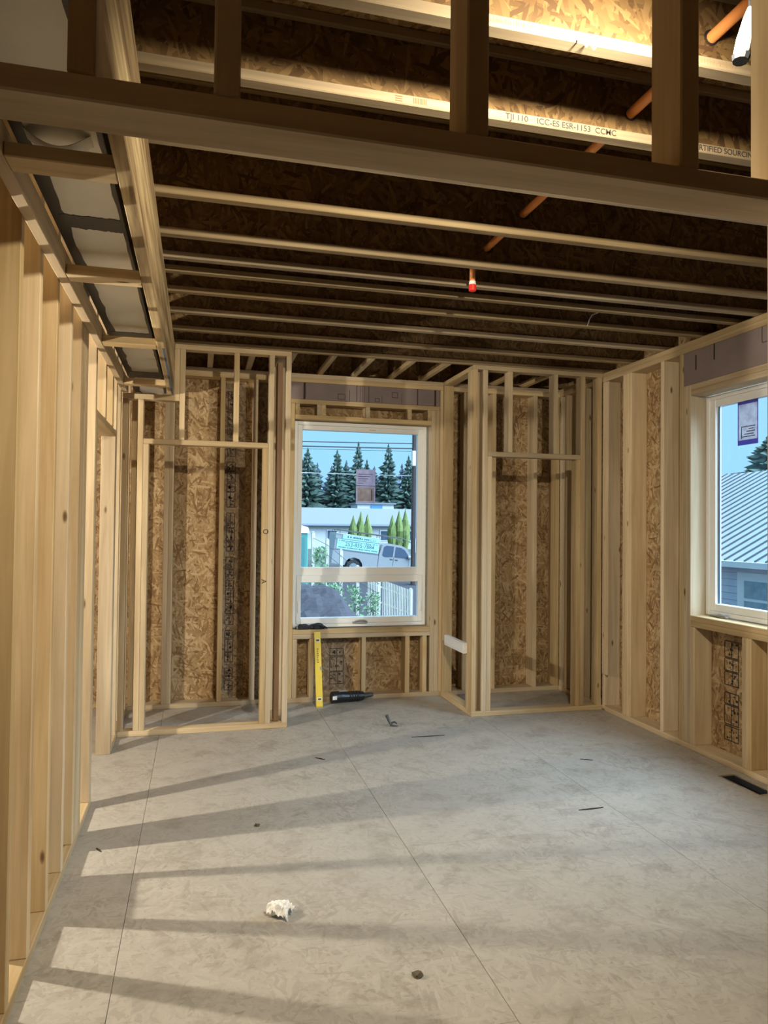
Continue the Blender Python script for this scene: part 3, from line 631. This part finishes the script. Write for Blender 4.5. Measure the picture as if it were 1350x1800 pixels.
def lump(loc, s, seed, label, name='dirt_clod'):
    o = lumpy(name, plain('dirt_%d' % seed, (.10, .085, .055), .9, 0, .5, 60), None, s, s * .7, s * .55, seed, .5, 2); o.location = loc; return tag(o, label, 'debris')
lump((0.722, 2.315, 0), .020, 3, 'dark brown dirt clod on the floor at the bottom centre')
lump((0.303, 3.646, 0), .014, 5, 'small dark dirt clod on the floor in mid room')
def sliver(x0, y0, x1, y1, w, label):
    d = Vector((x1 - x0, y1 - y0, 0)); m = Vector(((x0 + x1) / 2, (y0 + y1) / 2, 0)); n_ = 6; p = []
    nn = Vector((-d.y, d.x, 0)).normalized() * w
    up = [Vector((x0, y0, 0)) + d * (i / n_) + nn * (.5 * math.sin(math.pi * i / n_) + .12 * math.sin(i * 2.3)) for i in range(n_ + 1)]
    dn = [Vector((x0, y0, 0)) + d * (i / n_) - nn * .5 * math.sin(math.pi * i / n_) for i in range(1, n_)]
    o = MB().prism([(v.x, v.y) for v in up + dn[::-1]], .0005, .004, 'z').build('wood_splinter', INK, None); return tag(o, label, 'splinter')
sliver(1.476, 4.93, 1.722, 4.925, .010, 'long dark splinter on the floor in front of the metal clip')
sliver(0.745, 4.63, 0.80, 4.575, .010, 'short dark splinter on the floor left of the panel seam')
sliver(2.40, 4.235, 2.47, 4.195, .010, 'short dark splinter on the floor facing the right closet')
sliver(1.96, 3.47, 2.11, 3.475, .012, 'thin dark splinter on the floor crossing the right panel seam')
sliver(-0.43, 3.56, -0.40, 3.51, .009, 'tiny dark splinter on the floor beside the left stud wall')
# loose wire and twine
wi = MB().tube([(2.388, 4.148, 2.778), (2.392, 4.13, 2.815), (2.405, 4.12, 2.842), (2.45, 4.12, 2.862), (2.521, 4.14, 2.885)], .003, 6).build('loose_wire', WHITE, None, smooth=True); tag(wi, 'thin pale wire looping below the joists at right', 'wire')
tw = MB().tube([(0.955, 1.716, 2.778), (0.962, 1.70, 2.765), (0.972, 1.70, 2.752), (0.985, 1.705, 2.77), (1.00, 1.71, 2.756), (1.008, 1.714, 2.765)], .0022, 5).build('twine_scrap', CREAM, None); tag(tw, 'curled twine scrap hanging from the brightly lit joist', 'twine')
# floor register opening
vb = tag(empty('floor_vent', (3.116, 3.60, -0.16)), 'dark rectangular metal vent opening in the floor at right', 'vent')
o_ = Vector(vb.location)
def vloc(b): b.v = [tuple(Vector(v) - o_) for v in b.v]; return b
b = MB(); t = .002
b.box(VX0, VX0 + t, VY0, VY1, -.16, -.001).box(VX1 - t, VX1, VY0, VY1, -.16, -.001).box(VX0, VX1, VY0, VY0 + t, -.16, -.001).box(VX0, VX1, VY1 - t, VY1, -.16, -.001).box(VX0, VX1, VY0, VY1, -.162, -.16)
vloc(b).build('boot', plain('boot_metal', (.10, .11, .13), .4, .8), vb)
b = MB(); ring(b, 'xz', 0, 1, 0, 1, .1, .1, .1, .1, 0, 1, 0) if False else None
b.box(VX0 - .012, VX0, VY0 - .012, VY1 + .012, .0004, .0028).box(VX1, VX1 + .012, VY0 - .012, VY1 + .012, .0004, .0028).box(VX0, VX1, VY0 - .012, VY0, .0004, .0028).box(VX0, VX1, VY1, VY1 + .012, .0004, .0028)
vloc(b).build('rim', METAL, vb)

# ------------------------------------------------------------------ outdoors
GZ = [(6.6, -1.7), (14, -1.6), (20, -1.45), (26, -1.25), (33, -0.80), (40, -0.60), (60, -0.4), (110, 0.2), (200, 1.0)]
def gz(y):
    for (a, p), (b_, q) in zip(GZ, GZ[1:]):
        if y <= b_: return p + (q - p) * max(0, (y - a)) / (b_ - a)
    return GZ[-1][1]
g = MB()
def strip(b, x0, x1, ys):
    vs = []; fs = []
    for y in ys: vs += [(x0, y, gz(y)), (x1, y, gz(y))]
    for i in range(len(ys) - 1): fs.append((2 * i, 2 * i + 1, 2 * i + 3, 2 * i + 2))
    return b.add(vs, fs)
strip(g, -60, 120, [6.6, 14, 20, 26, 31]); g.add([(3.6, -30, -1.7), (120, -30, -1.7), (120, 6.6, -1.7), (3.6, 6.6, -1.7)], [(0, 1, 2, 3)]); go = g.build('ground', MULCH, None, center=False); tag(go, 'dark mulch ground outside the windows', 'ground', kind='structure')
go = strip(MB(), -60, 120, [31.02, 33, 40, 44]).build('street', ASPH, None, center=False); tag(go, 'grey asphalt street behind the fence', 'street', kind='structure')
go = strip(MB(), -120, 220, [44.02, 60, 110, 200]).build('lawn', plain('verge', (.05, .06, .055), .9, 0, .3, 2), None, center=False); tag(go, 'pale green ground beyond the street', 'lawn', kind='structure')
b = MB(); V = []; nn = 44                                             # bank of mulch rising at the left of the view
for i in range(nn + 1):
    for j in range(nn + 1):
        x = -2 + 6.6 * i / nn; y = 12 + 6.6 * j / nn
        hh = max(0, min(1.62, 1.62 - 1.25 * (x - 3.05))) * min(1, (y - 12) / 4.2) * min(1, (18.6 - y) / 1.2 + .01)
        V.append((x, y, gz(y) - .03 + hh + .10 * noise.noise(Vector((x * 2.3, y * 2.3, 0))) + .06 * noise.noise(Vector((x * 7, y * 7, 3)))))
b.add(V, [(i * (nn + 1) + j, i * (nn + 1) + j + 1, (i + 1) * (nn + 1) + j + 1, (i + 1) * (nn + 1) + j) for i in range(nn) for j in range(nn)])
bk = b.build('mulch_bank', MULCH, None, center=False); tag(bk, 'dark mulch bank rising outside at the lower left of the far window', 'bank', kind='structure')

def conifer(x, y, h, r, mat, label, seed, tiers=22, bare=0.22):
    z0 = gz(y); t = empty('fir_tree', (x, y, z0)); rr = random.Random(seed)
    MB().tube([(0, 0, 0), (rr.uniform(-.1, .1), 0, h * .5), (0, 0, h * .96)], [r * .09, r * .06, r * .012], 6).build('trunk', TRUNKM, t)
    b = MB()
    for k in range(tiers):
        f = k / (tiers - 1); zc = h * (bare + (1 - bare) * f); rad = r * (1 - f) ** .75 * rr.uniform(.8, 1.15) + .06 * r; n = 11 if f < .7 else 8
        ph = rr.uniform(0, 6.28)
        for m in range(n):
            a = ph + 6.283 * m / n + rr.uniform(-.2, .2); L_ = rad * rr.uniform(.65, 1.15); drop = L_ * rr.uniform(.12, .40); wd_ = L_ * .17; th = h / tiers * .8
            d = Vector((math.cos(a), math.sin(a), 0)); s = Vector((-d.y, d.x, 0))
            p0 = Vector((0, 0, zc)); tip = d * L_ + Vector((0, 0, zc - drop + L_ * .16)); mid = d * L_ * .55 + Vector((0, 0, zc - drop * .7))
            b.add([p0 + Vector((0, 0, th)), mid + s * wd_, tip, mid - s * wd_, mid - Vector((0, 0, th * .55))], [(0, 1, 2), (0, 2, 3), (1, 4, 2), (4, 3, 2), (0, 4, 1), (0, 3, 4)])
    b.add([(.05 * r, 0, h * .93), (-.05 * r, .05 * r, h * .93), (-.05 * r, -.05 * r, h * .93), (0, 0, h)], [(0, 1, 3), (1, 2, 3), (2, 0, 3)])
    b.build('foliage', mat, t, center=False)
    return tag(t, label, 'tree', 'fir trees beyond the street')
TL = [(13.1, 90, 11.0, 3.0, 'leftmost tall fir in the far window'), (14.6, 92, 8.6, 2.0, 'short narrow fir beside the leftmost tall fir'),
      (16.85, 90, 10.9, 2.8, 'broad fir second from left among the tall far trees'), (19.55, 90, 12.0, 2.6, 'tallest far fir, seen above the window sticker'), (20.9, 91, 9.9, 2.1, 'fir at the right shoulder of the tallest far tree'), (18.3, 92, 9.4, 2.2, 'fir at the left shoulder of the tallest far tree'),
      (23.5, 90, 11.9, 2.7, 'spiky tall fir second from right in the far window'), (22.0, 92, 8.9, 2.0, 'small fir between the two tallest far trees'), (26.2, 90, 10.5, 2.6, 'rightmost tall fir beside the utility pole')]
for i, (x, y, h_, r_, lb_) in enumerate(TL): conifer(x, y, h_, r_, FIR, lb_, i + 1, bare=.12)
BL = ['left end', 'second place from left', 'third place from left', 'middle left', 'middle', 'middle right', 'third place from right', 'second place from right', 'right end']
for i in range(9): conifer(11.6 + i * 2.0, 98, 9.2 + (i * 37 % 10) * .12, 3.2, FIR_HAZE, 'hazy fir in the rear tree row, %s' % BL[i], 40 + i, tiers=15, bare=.02)

# long pale house beyond the street
hs = tag(empty('long_house', (14, 60, -0.4)), 'long pale low house beyond the pickup truck', 'house')
MB().box(-12, 16, 0, 8, 0, 2.05).build('wall', HOUSEW, hs)
MB().prism([(-.5, 2.00), (-.5, 2.1), (4.2, 3.55), (8.6, 2.1), (8.6, 2.0), (4.2, 3.4)], -12.4, 16.4, 'x').build('roof', HOUSER, hs)
MB().box(-12.4, 16.4, -.62, -.5, 1.95, 2.10).build('gutter', GUTTER, hs)
for x in (-3.6, 1.0, 3.4): wn = MB().box(x, x + .9, -.06, 0, .7, 1.6).build('window', TRIMW, hs); MB().box(x + .06, x + .84, -.08, -.06, .76, 1.54).build('pane', TINT, wn)
b2 = tag(empty('white_shed', (16.2, 66, -.3)), 'small blue and white building behind the long house', 'building')
MB().box(-1.9, 1.6, 0, 3, 0, 3.9).build('wall', HOUSEW, b2); MB().box(-.6, .5, -.06, 0, 2.9, 3.8).build('sign_panel', plain('sign_blue', (.06, .20, .55), .5), b2); MB().box(-2.1, 1.8, -.2, 3.2, 3.9, 4.05).build('roof', HOUSER, b2)
def cypress(x, y, h_, r_, label, seed):
    rr = random.Random(seed); t = empty('arborvitae', (x, y, gz(y))); b = MB(); n = 12; m = 9; vs = []; fs = []
    for i in range(m + 1):
        f = i / m; rad = r_ * (math.sin(min(1, f * 1.25 + .25) * math.pi * .5) if f < .6 else (1 - f) / .4 * .98 + .02)
        for k in range(n): a = 6.283 * k / n; q_ = rad * rr.uniform(.82, 1.15); vs.append((q_ * math.cos(a), q_ * math.sin(a), .1 + (h_ - .1) * f + rr.uniform(-.04, .04)))
    for i in range(m):
        for k in range(n): fs.append((i * n + k, i * n + (k + 1) % n, (i + 1) * n + (k + 1) % n, (i + 1) * n + k))
    b.add(vs, fs + [tuple(range(n))]).build('foliage', CYP, t, center=False); MB().tube([(0, 0, 0), (0, 0, .2)], .05, 6).build('stem', TRUNKM, t)
    return tag(t, label, 'shrub', 'columnar green shrubs before the long house')
for i, (x, h_, lb_) in enumerate(((9.50, 2.75, 'leftmost column of the left green shrub clump, behind the truck bed'), (9.98, 3.0, 'middle column of the left green shrub clump, behind the truck bed'), (10.42, 2.85, 'rightmost column of the left green shrub clump, behind the truck bed'), (12.05, 2.8, 'leftmost column of the right green shrub clump, above the truck cab'), (12.50, 3.1, 'middle column of the right green shrub clump, above the truck cab'), (12.92, 3.2, 'rightmost column of the right green shrub clump, by the utility pole'))):
    cypress(x, 45, h_, .33, lb_, i)

# pickup truck with canopy sign, on the sloping street
tk = empty('pickup_truck', (7.55, 36.0, -0.93), (0, math.radians(7.4), 0)); tag(tk, 'silver pickup truck with a lettered canopy parked on the street', 'truck')
def wheel(x, y):
    t = MB().tube([(x, y - .11, .37), (x, y + .11, .37)], .37, 18).build('tyre', RUBBER, tk); MB().tube([(x, y - .13, .37), (x, y + .115, .37)], .21, 14).build('hub', METAL, t)
for x in (0, 3.3):
    for y in (.0, 1.55): wheel(x, y)
MB().prism([(-1.15, .45), (-1.15, 1.12), (1.22, 1.12), (1.22, .42), (.47, .42), (.42, .62), (.26, .80), (0, .86), (-.26, .80), (-.42, .62), (-.47, .42)], -.12, 1.67, 'y').build('bed', TRUCKM, tk)
MB().prism([(1.24, .40), (1.24, 1.16), (1.36, 1.70), (1.55, 1.80), (2.35, 1.78), (2.62, 1.68), (3.10, 1.17), (3.95, 1.05), (4.12, .90), (4.15, .42), (3.78, .42), (3.70, .68), (3.52, .82), (3.3, .86), (3.08, .82), (2.90, .68), (2.83, .40)], -.12, 1.67, 'y').build('cab', TRUCKM, tk)
MB().prism([(1.42, 1.18), (1.46, 1.60), (1.58, 1.68), (1.97, 1.68), (1.97, 1.15), (1.55, 1.10)], -.14, -.12, 'y').build('rear_side_window', TINT, tk)
MB().prism([(2.08, 1.15), (2.08, 1.67), (2.35, 1.66), (2.55, 1.58), (2.92, 1.17)], -.14, -.12, 'y').build('front_side_window', TINT, tk)
MB().add([(2.66, -.04, 1.665), (2.66, 1.6, 1.665), (3.10, 1.6, 1.19), (3.10, -.04, 1.19), (2.64, -.04, 1.65), (2.64, 1.6, 1.65), (3.08, 1.6, 1.17), (3.08, -.04, 1.17)], [(0, 1, 2, 3), (4, 7, 6, 5), (0, 4, 5, 1), (3, 2, 6, 7), (0, 3, 7, 4), (1, 5, 6, 2)]).build('windscreen', plain('pale_glass', (.35, .50, .55), .15), tk)
MB().box(2.75, 2.92, -.30, -.13, 1.16, 1.30, .03).build('wing_mirror', TRUCKM, tk)
for x in (1.24, 2.03, 2.86): MB().box(x - .008, x + .008, -.128, -.119, .45, 1.16).build('panel_gap', DARKMETAL, tk)
for x in (1.85, 2.12): MB().box(x, x + .14, -.15, -.12, 1.0, 1.04).build('door_handle', DARKMETAL, tk)
cn = MB().box(-1.12, 1.22, -.10, 1.65, 1.12, 1.98, .02).build('canopy', TRUCKM, tk)
MB().box(-1.0, 1.18, -.125, -.101, 1.20, 1.70, .003).box(-.75, 1.18, -.125, -.101, 1.735, 1.95, .003).build('sign_panel', CANOPY, cn)
SIGN = plain('sign_ink', (.03, .09, .12), .6)
text_part(tk, '253-855-7884', .27, (-.58, -.127, 1.385), R90, SIGN, 'sign_text'); text_part(tk, 'LLC', .18, (.66, -.127, 1.775), R90, SIGN, 'sign_text')
b = MB(); rr = random.Random(5)
for z, xa, xb, hh in ((1.80, -.5, .55, .09), (1.60, -.9, 1.1, .05), (1.27, -.9, 1.1, .06)):
    x = xa
    while x < xb: w = rr.uniform(.03, .08); b.box(x, x + w, -.127, -.1255, z, z + hh * rr.uniform(.7, 1.1)); x += w + rr.choice((.018, .02, .07))
b.build('sign_lettering', SIGN, cn)['kind'] = 'stuff'
for z in (1.20, 1.715, 1.96): MB().box(-1.1, 1.21, -.128, -.120, z - .012, z + .012).build('trim_strip', GUTTER, cn)
for y in (0.0, 1.5): MB().tube([(-1.1, y, 2.0), (-1.0, y, 2.16), (2.4, y, 2.16), (2.9, y, 1.98)], .022, 6).build('rack_rail', DARKMETAL, tk)
for x in (-.9, .4, 1.4): MB().tube([(x, 0, 1.97), (x, 0, 2.16), (x, 1.5, 2.16), (x, 1.5, 1.97)], .022, 6).build('rack_hoop', DARKMETAL, tk)

pl = tag(empty('utility_pole', (9.05, 30.0, gz(30))), 'dark wooden utility pole outside at the right of the far window', 'pole')
MB().tube([(0, 0, 0), (0, 0, 9)], [.18, .15], 10).build('shaft', POLEM, pl)
MB().box(-.23, -.08, -.30, -.14, 5.1, 5.75, .02).build('meter_box', TRIMW, pl); MB().box(-.04, .02, -.20, -.17, 1.4, 2.0).build('warning_plate', TRIMW, pl)
for i, (z0, z1, r_, mt, lb_) in enumerate(((5.0, 5.1, .022, CABLE, 'topmost power line crossing the sky in the far window'), (4.81, 4.88, .028, CABLE, 'second power line crossing the sky in the far window'), (4.70, 4.76, .010, CABLE, 'thin cable just below the two power lines'), (3.70, 3.69, .018, plain('pale_cable', (.30, .32, .34), .6), 'pale cable crossing before the far firs'))):
    P = [(-6 + 15 * k / 12, 30, z0 + (z1 - z0) * ((-6 + 15 * k / 12) - 4.1) / 5 - .0) for k in range(13)]
    P[-1] = (8.9, 30, P[-1][2])
    tag(MB().tube(P, r_, 5).build('power_line', mt, None), lb_, 'cable', 'cables to the utility pole')

pt = tag(empty('portable_toilet', (3.35, 26.5, gz(26.5))), 'teal portable toilet with white roof at the left of the far window', 'toilet')
MB().box(-.5, .48, -.5, .5, 0, 2.45, .03).build('cabin', TEAL, pt); MB().prism([(-.54, 2.45), (-.5, 2.66), (0, 2.80), (.48, 2.66), (.53, 2.45)], -.54, .54, 'y').build('roof', TRIMW, pt)
MB().box(-.38, .36, -.53, -.5, .1, 2.3).build('door', plain('teal_door', (.05, .17, .17), .5), pt)
for x in (-.2, .12): MB().box(x, x + .1, -.56, -.53, .15, 2.25).build('door_rib', TEAL, pt)

# wire fence posts, wires, picket gate, shrubs
FP = [(3.18, 20.6, 1.30, 'first from left, beside the teal toilet'), (3.56, 20.4, 1.10, 'second from left, before the truck tail'), (3.92, 20.2, 0.80, 'third from left, under the truck canopy'), (4.36, 20.0, 0.36, 'fourth from left, before the truck wheel'), (4.98, 20.0, 0.02, 'between the two shrubs and the picket gate'), (5.93, 20.0, -0.30, 'at the right end of the picket gate')]
for x, y, zt, lb_ in FP:
    t = empty('fence_post', (x, y, gz(y) - .05)); hh = zt - gz(y) + .05
    MB().box(-.045, .045, -.045, .045, 0, hh, .006).build('shaft', POSTM, t); MB().prism([(-.05, hh), (.05, hh), (0, hh + .05)], -.05, .05, 'y').build('cap', POSTM, t)
    tag(t, 'pale wooden fence post %s' % lb_, 'post', 'fence posts outside the far window')
for k in range(4):
    tag(MB().tube([(x, y - .06, zt - .15 - .28 * k) for x, y, zt, _ in FP[:5]], .006, 5).build('fence_wire', CABLE, None), ['top', 'second', 'third', 'lowest'][k] + ' strand of wire on the outdoor fence posts', 'wire', 'fence wires')
gt = tag(empty('picket_gate', (4.95, 19.95, gz(20))), 'pale thin-barred picket gate low in the far window', 'gate')
x = -.30
b = MB()
k = 0
while x < .95:
    zt = .02 - .34 * (x / .95) - gz(20)
    if x > .09 or x < -.02: MB().box(x, x + .022, -.012, .012, .03, zt).build('picket', POSTM, gt)
    x += .048; k += 1
for dz in (.18, .62): MB().prism([(-.3, 1.58 - dz), (.95, 1.12 - dz), (.95, 1.07 - dz), (-.3, 1.53 - dz)], .013, .04, 'y').build('rail', POSTM, gt)
def shrub(x, y, r_, h_, mat, label, seed, z=None):
    t = empty('shrub', (x, y, gz(y) if z is None else z)); rr = random.Random(seed); b = MB()
    for k in range(260):
        a = rr.uniform(0, 6.28); f = rr.random(); q_ = r_ * math.sqrt(rr.random()) * (1 - .55 * f); p = Vector((q_ * math.cos(a), q_ * math.sin(a), h_ * (.1 + .9 * f)))
        d = Vector((rr.uniform(-1, 1), rr.uniform(-1, 1), rr.uniform(-.3, 1))).normalized(); s = d.orthogonal().normalized(); l = r_ * rr.uniform(.2, .5)
        b.add([p, p + d * l * .5 + s * l * .22, p + d * l, p + d * l * .5 - s * l * .22], [(0, 1, 2, 3)])
    b.build('leaves', mat, t, center=False); MB().tube([(0, 0, 0), (0, 0, h_ * .6)], .014, 6).build('stem', TRUNKM, t)
    return tag(t, label, 'shrub', 'shrubs along the fence outside')
shrub(3.60, 19.4, .38, 1.35, BUSH, 'green shrub at the top centre-left of the awning pane', 1); shrub(4.12, 19.2, .36, 1.30, BUSH, 'green shrub between two fence posts outside', 2)
shrub(3.80, 19.0, .22, .85, DRY, 'dry pinkish shrub outside the awning pane', 3); shrub(4.66, 19.3, .30, 1.15, BUSH, 'green shrub left of the picket gate', 4); shrub(3.05, 18.5, .34, 1.3, BUSH, 'green shrub by the teal toilet low in the upper pane', 5, .0 - .35)
shrub(3.45, 21.5, .25, 2.2, BUSH, 'tall thin shrub behind the second fence post', 6)

# neighbouring house seen through the right window
nh = tag(empty('neighbour_house', (14.4, 16, -1.7)), 'blue-grey house with a standing-seam metal roof beyond the right window', 'house')
nl = Vector(nh.location)
MB().box(0, 11, -8, 9, 0, 2.45).build('wall', NSIDE, nh)
E0, R0 = Vector((14.0, 0, 0.66)), Vector((20.0, 0, 3.68))
def roofp(x0, z0, x1, z1, y0, y1, t): return [(x0, y0, z0), (x1, y0, z1), (x1, y1, z1), (x0, y1, z0), (x0, y0, z0 - t), (x1, y0, z1 - t), (x1, y1, z1 - t), (x0, y1, z0 - t)]
BF = [(0, 1, 2, 3), (7, 6, 5, 4), (0, 4, 5, 1), (1, 5, 6, 2), (2, 6, 7, 3), (3, 7, 4, 0)]
def nloc(vs): return [tuple(Vector(v) - nl) for v in vs]
rf = MB().add(nloc(roofp(14.0, .66, 20.0, 3.68, 7.5, 25.5, .06)), BF).add(nloc(roofp(20.0, 3.68, 26, .66, 7.5, 25.5, .06)), BF).build('roof', NROOF, nh)
y = 7.6
while y < 25.4:
    MB().add(nloc(roofp(14.0, .70, 20.0, 3.72, y, y + .045, .04)), BF).build('roof_seam', NSEAM, rf); y += .375
MB().box(-.52, -.40, -8.5, 9.5, 2.20, 2.36).build('gutter', TRIMW, nh); MB().box(-.42, 0, -8.3, 9.3, 2.24, 2.27).build('soffit', HOUSEW, nh)
for k in range(11): MB().box(-.012, 0, -8, 9, .12 + k * .19, .128 + k * .19).build('siding_lap_shadow', plain('siding_shadow', (.22, .27, .34), .7) if k == 0 else MATS['siding_shadow'], nh)  # thin dark strips paint the shade line under each siding lap
wy0, wy1, wz0, wz1 = -1.5, .92, .75, 2.05
wf_ = MB().box(-.05, 0, wy0, wy1, wz0, wz1).build('window', TRIMW, nh)
MB().box(-.07, -.05, wy0 + .2, wy1 - .28, wz0 + .62, wz1 - .22).box(-.07, -.05, wy0 + .2, wy1 - .28, wz0 + .1, wz0 + .54).build('pane', plain('curtain_glass', (.27, .36, .42), .2, 0, .4, 5), wf_)
conifer(26.2, 28.8, 7.0, 3.2, FIR, 'sparse fir behind the neighbouring metal roof', 77, 34)
P = [(14, 26, 3.2), (18, 24, 3.05), (24, 21, 2.9)]
tag(MB().tube(P, .012, 5).build('power_line', CABLE, None), 'thin cable above the neighbouring metal roof', 'cable')
for o in bpy.data.objects:
    if '_c' in o: del o['_c']
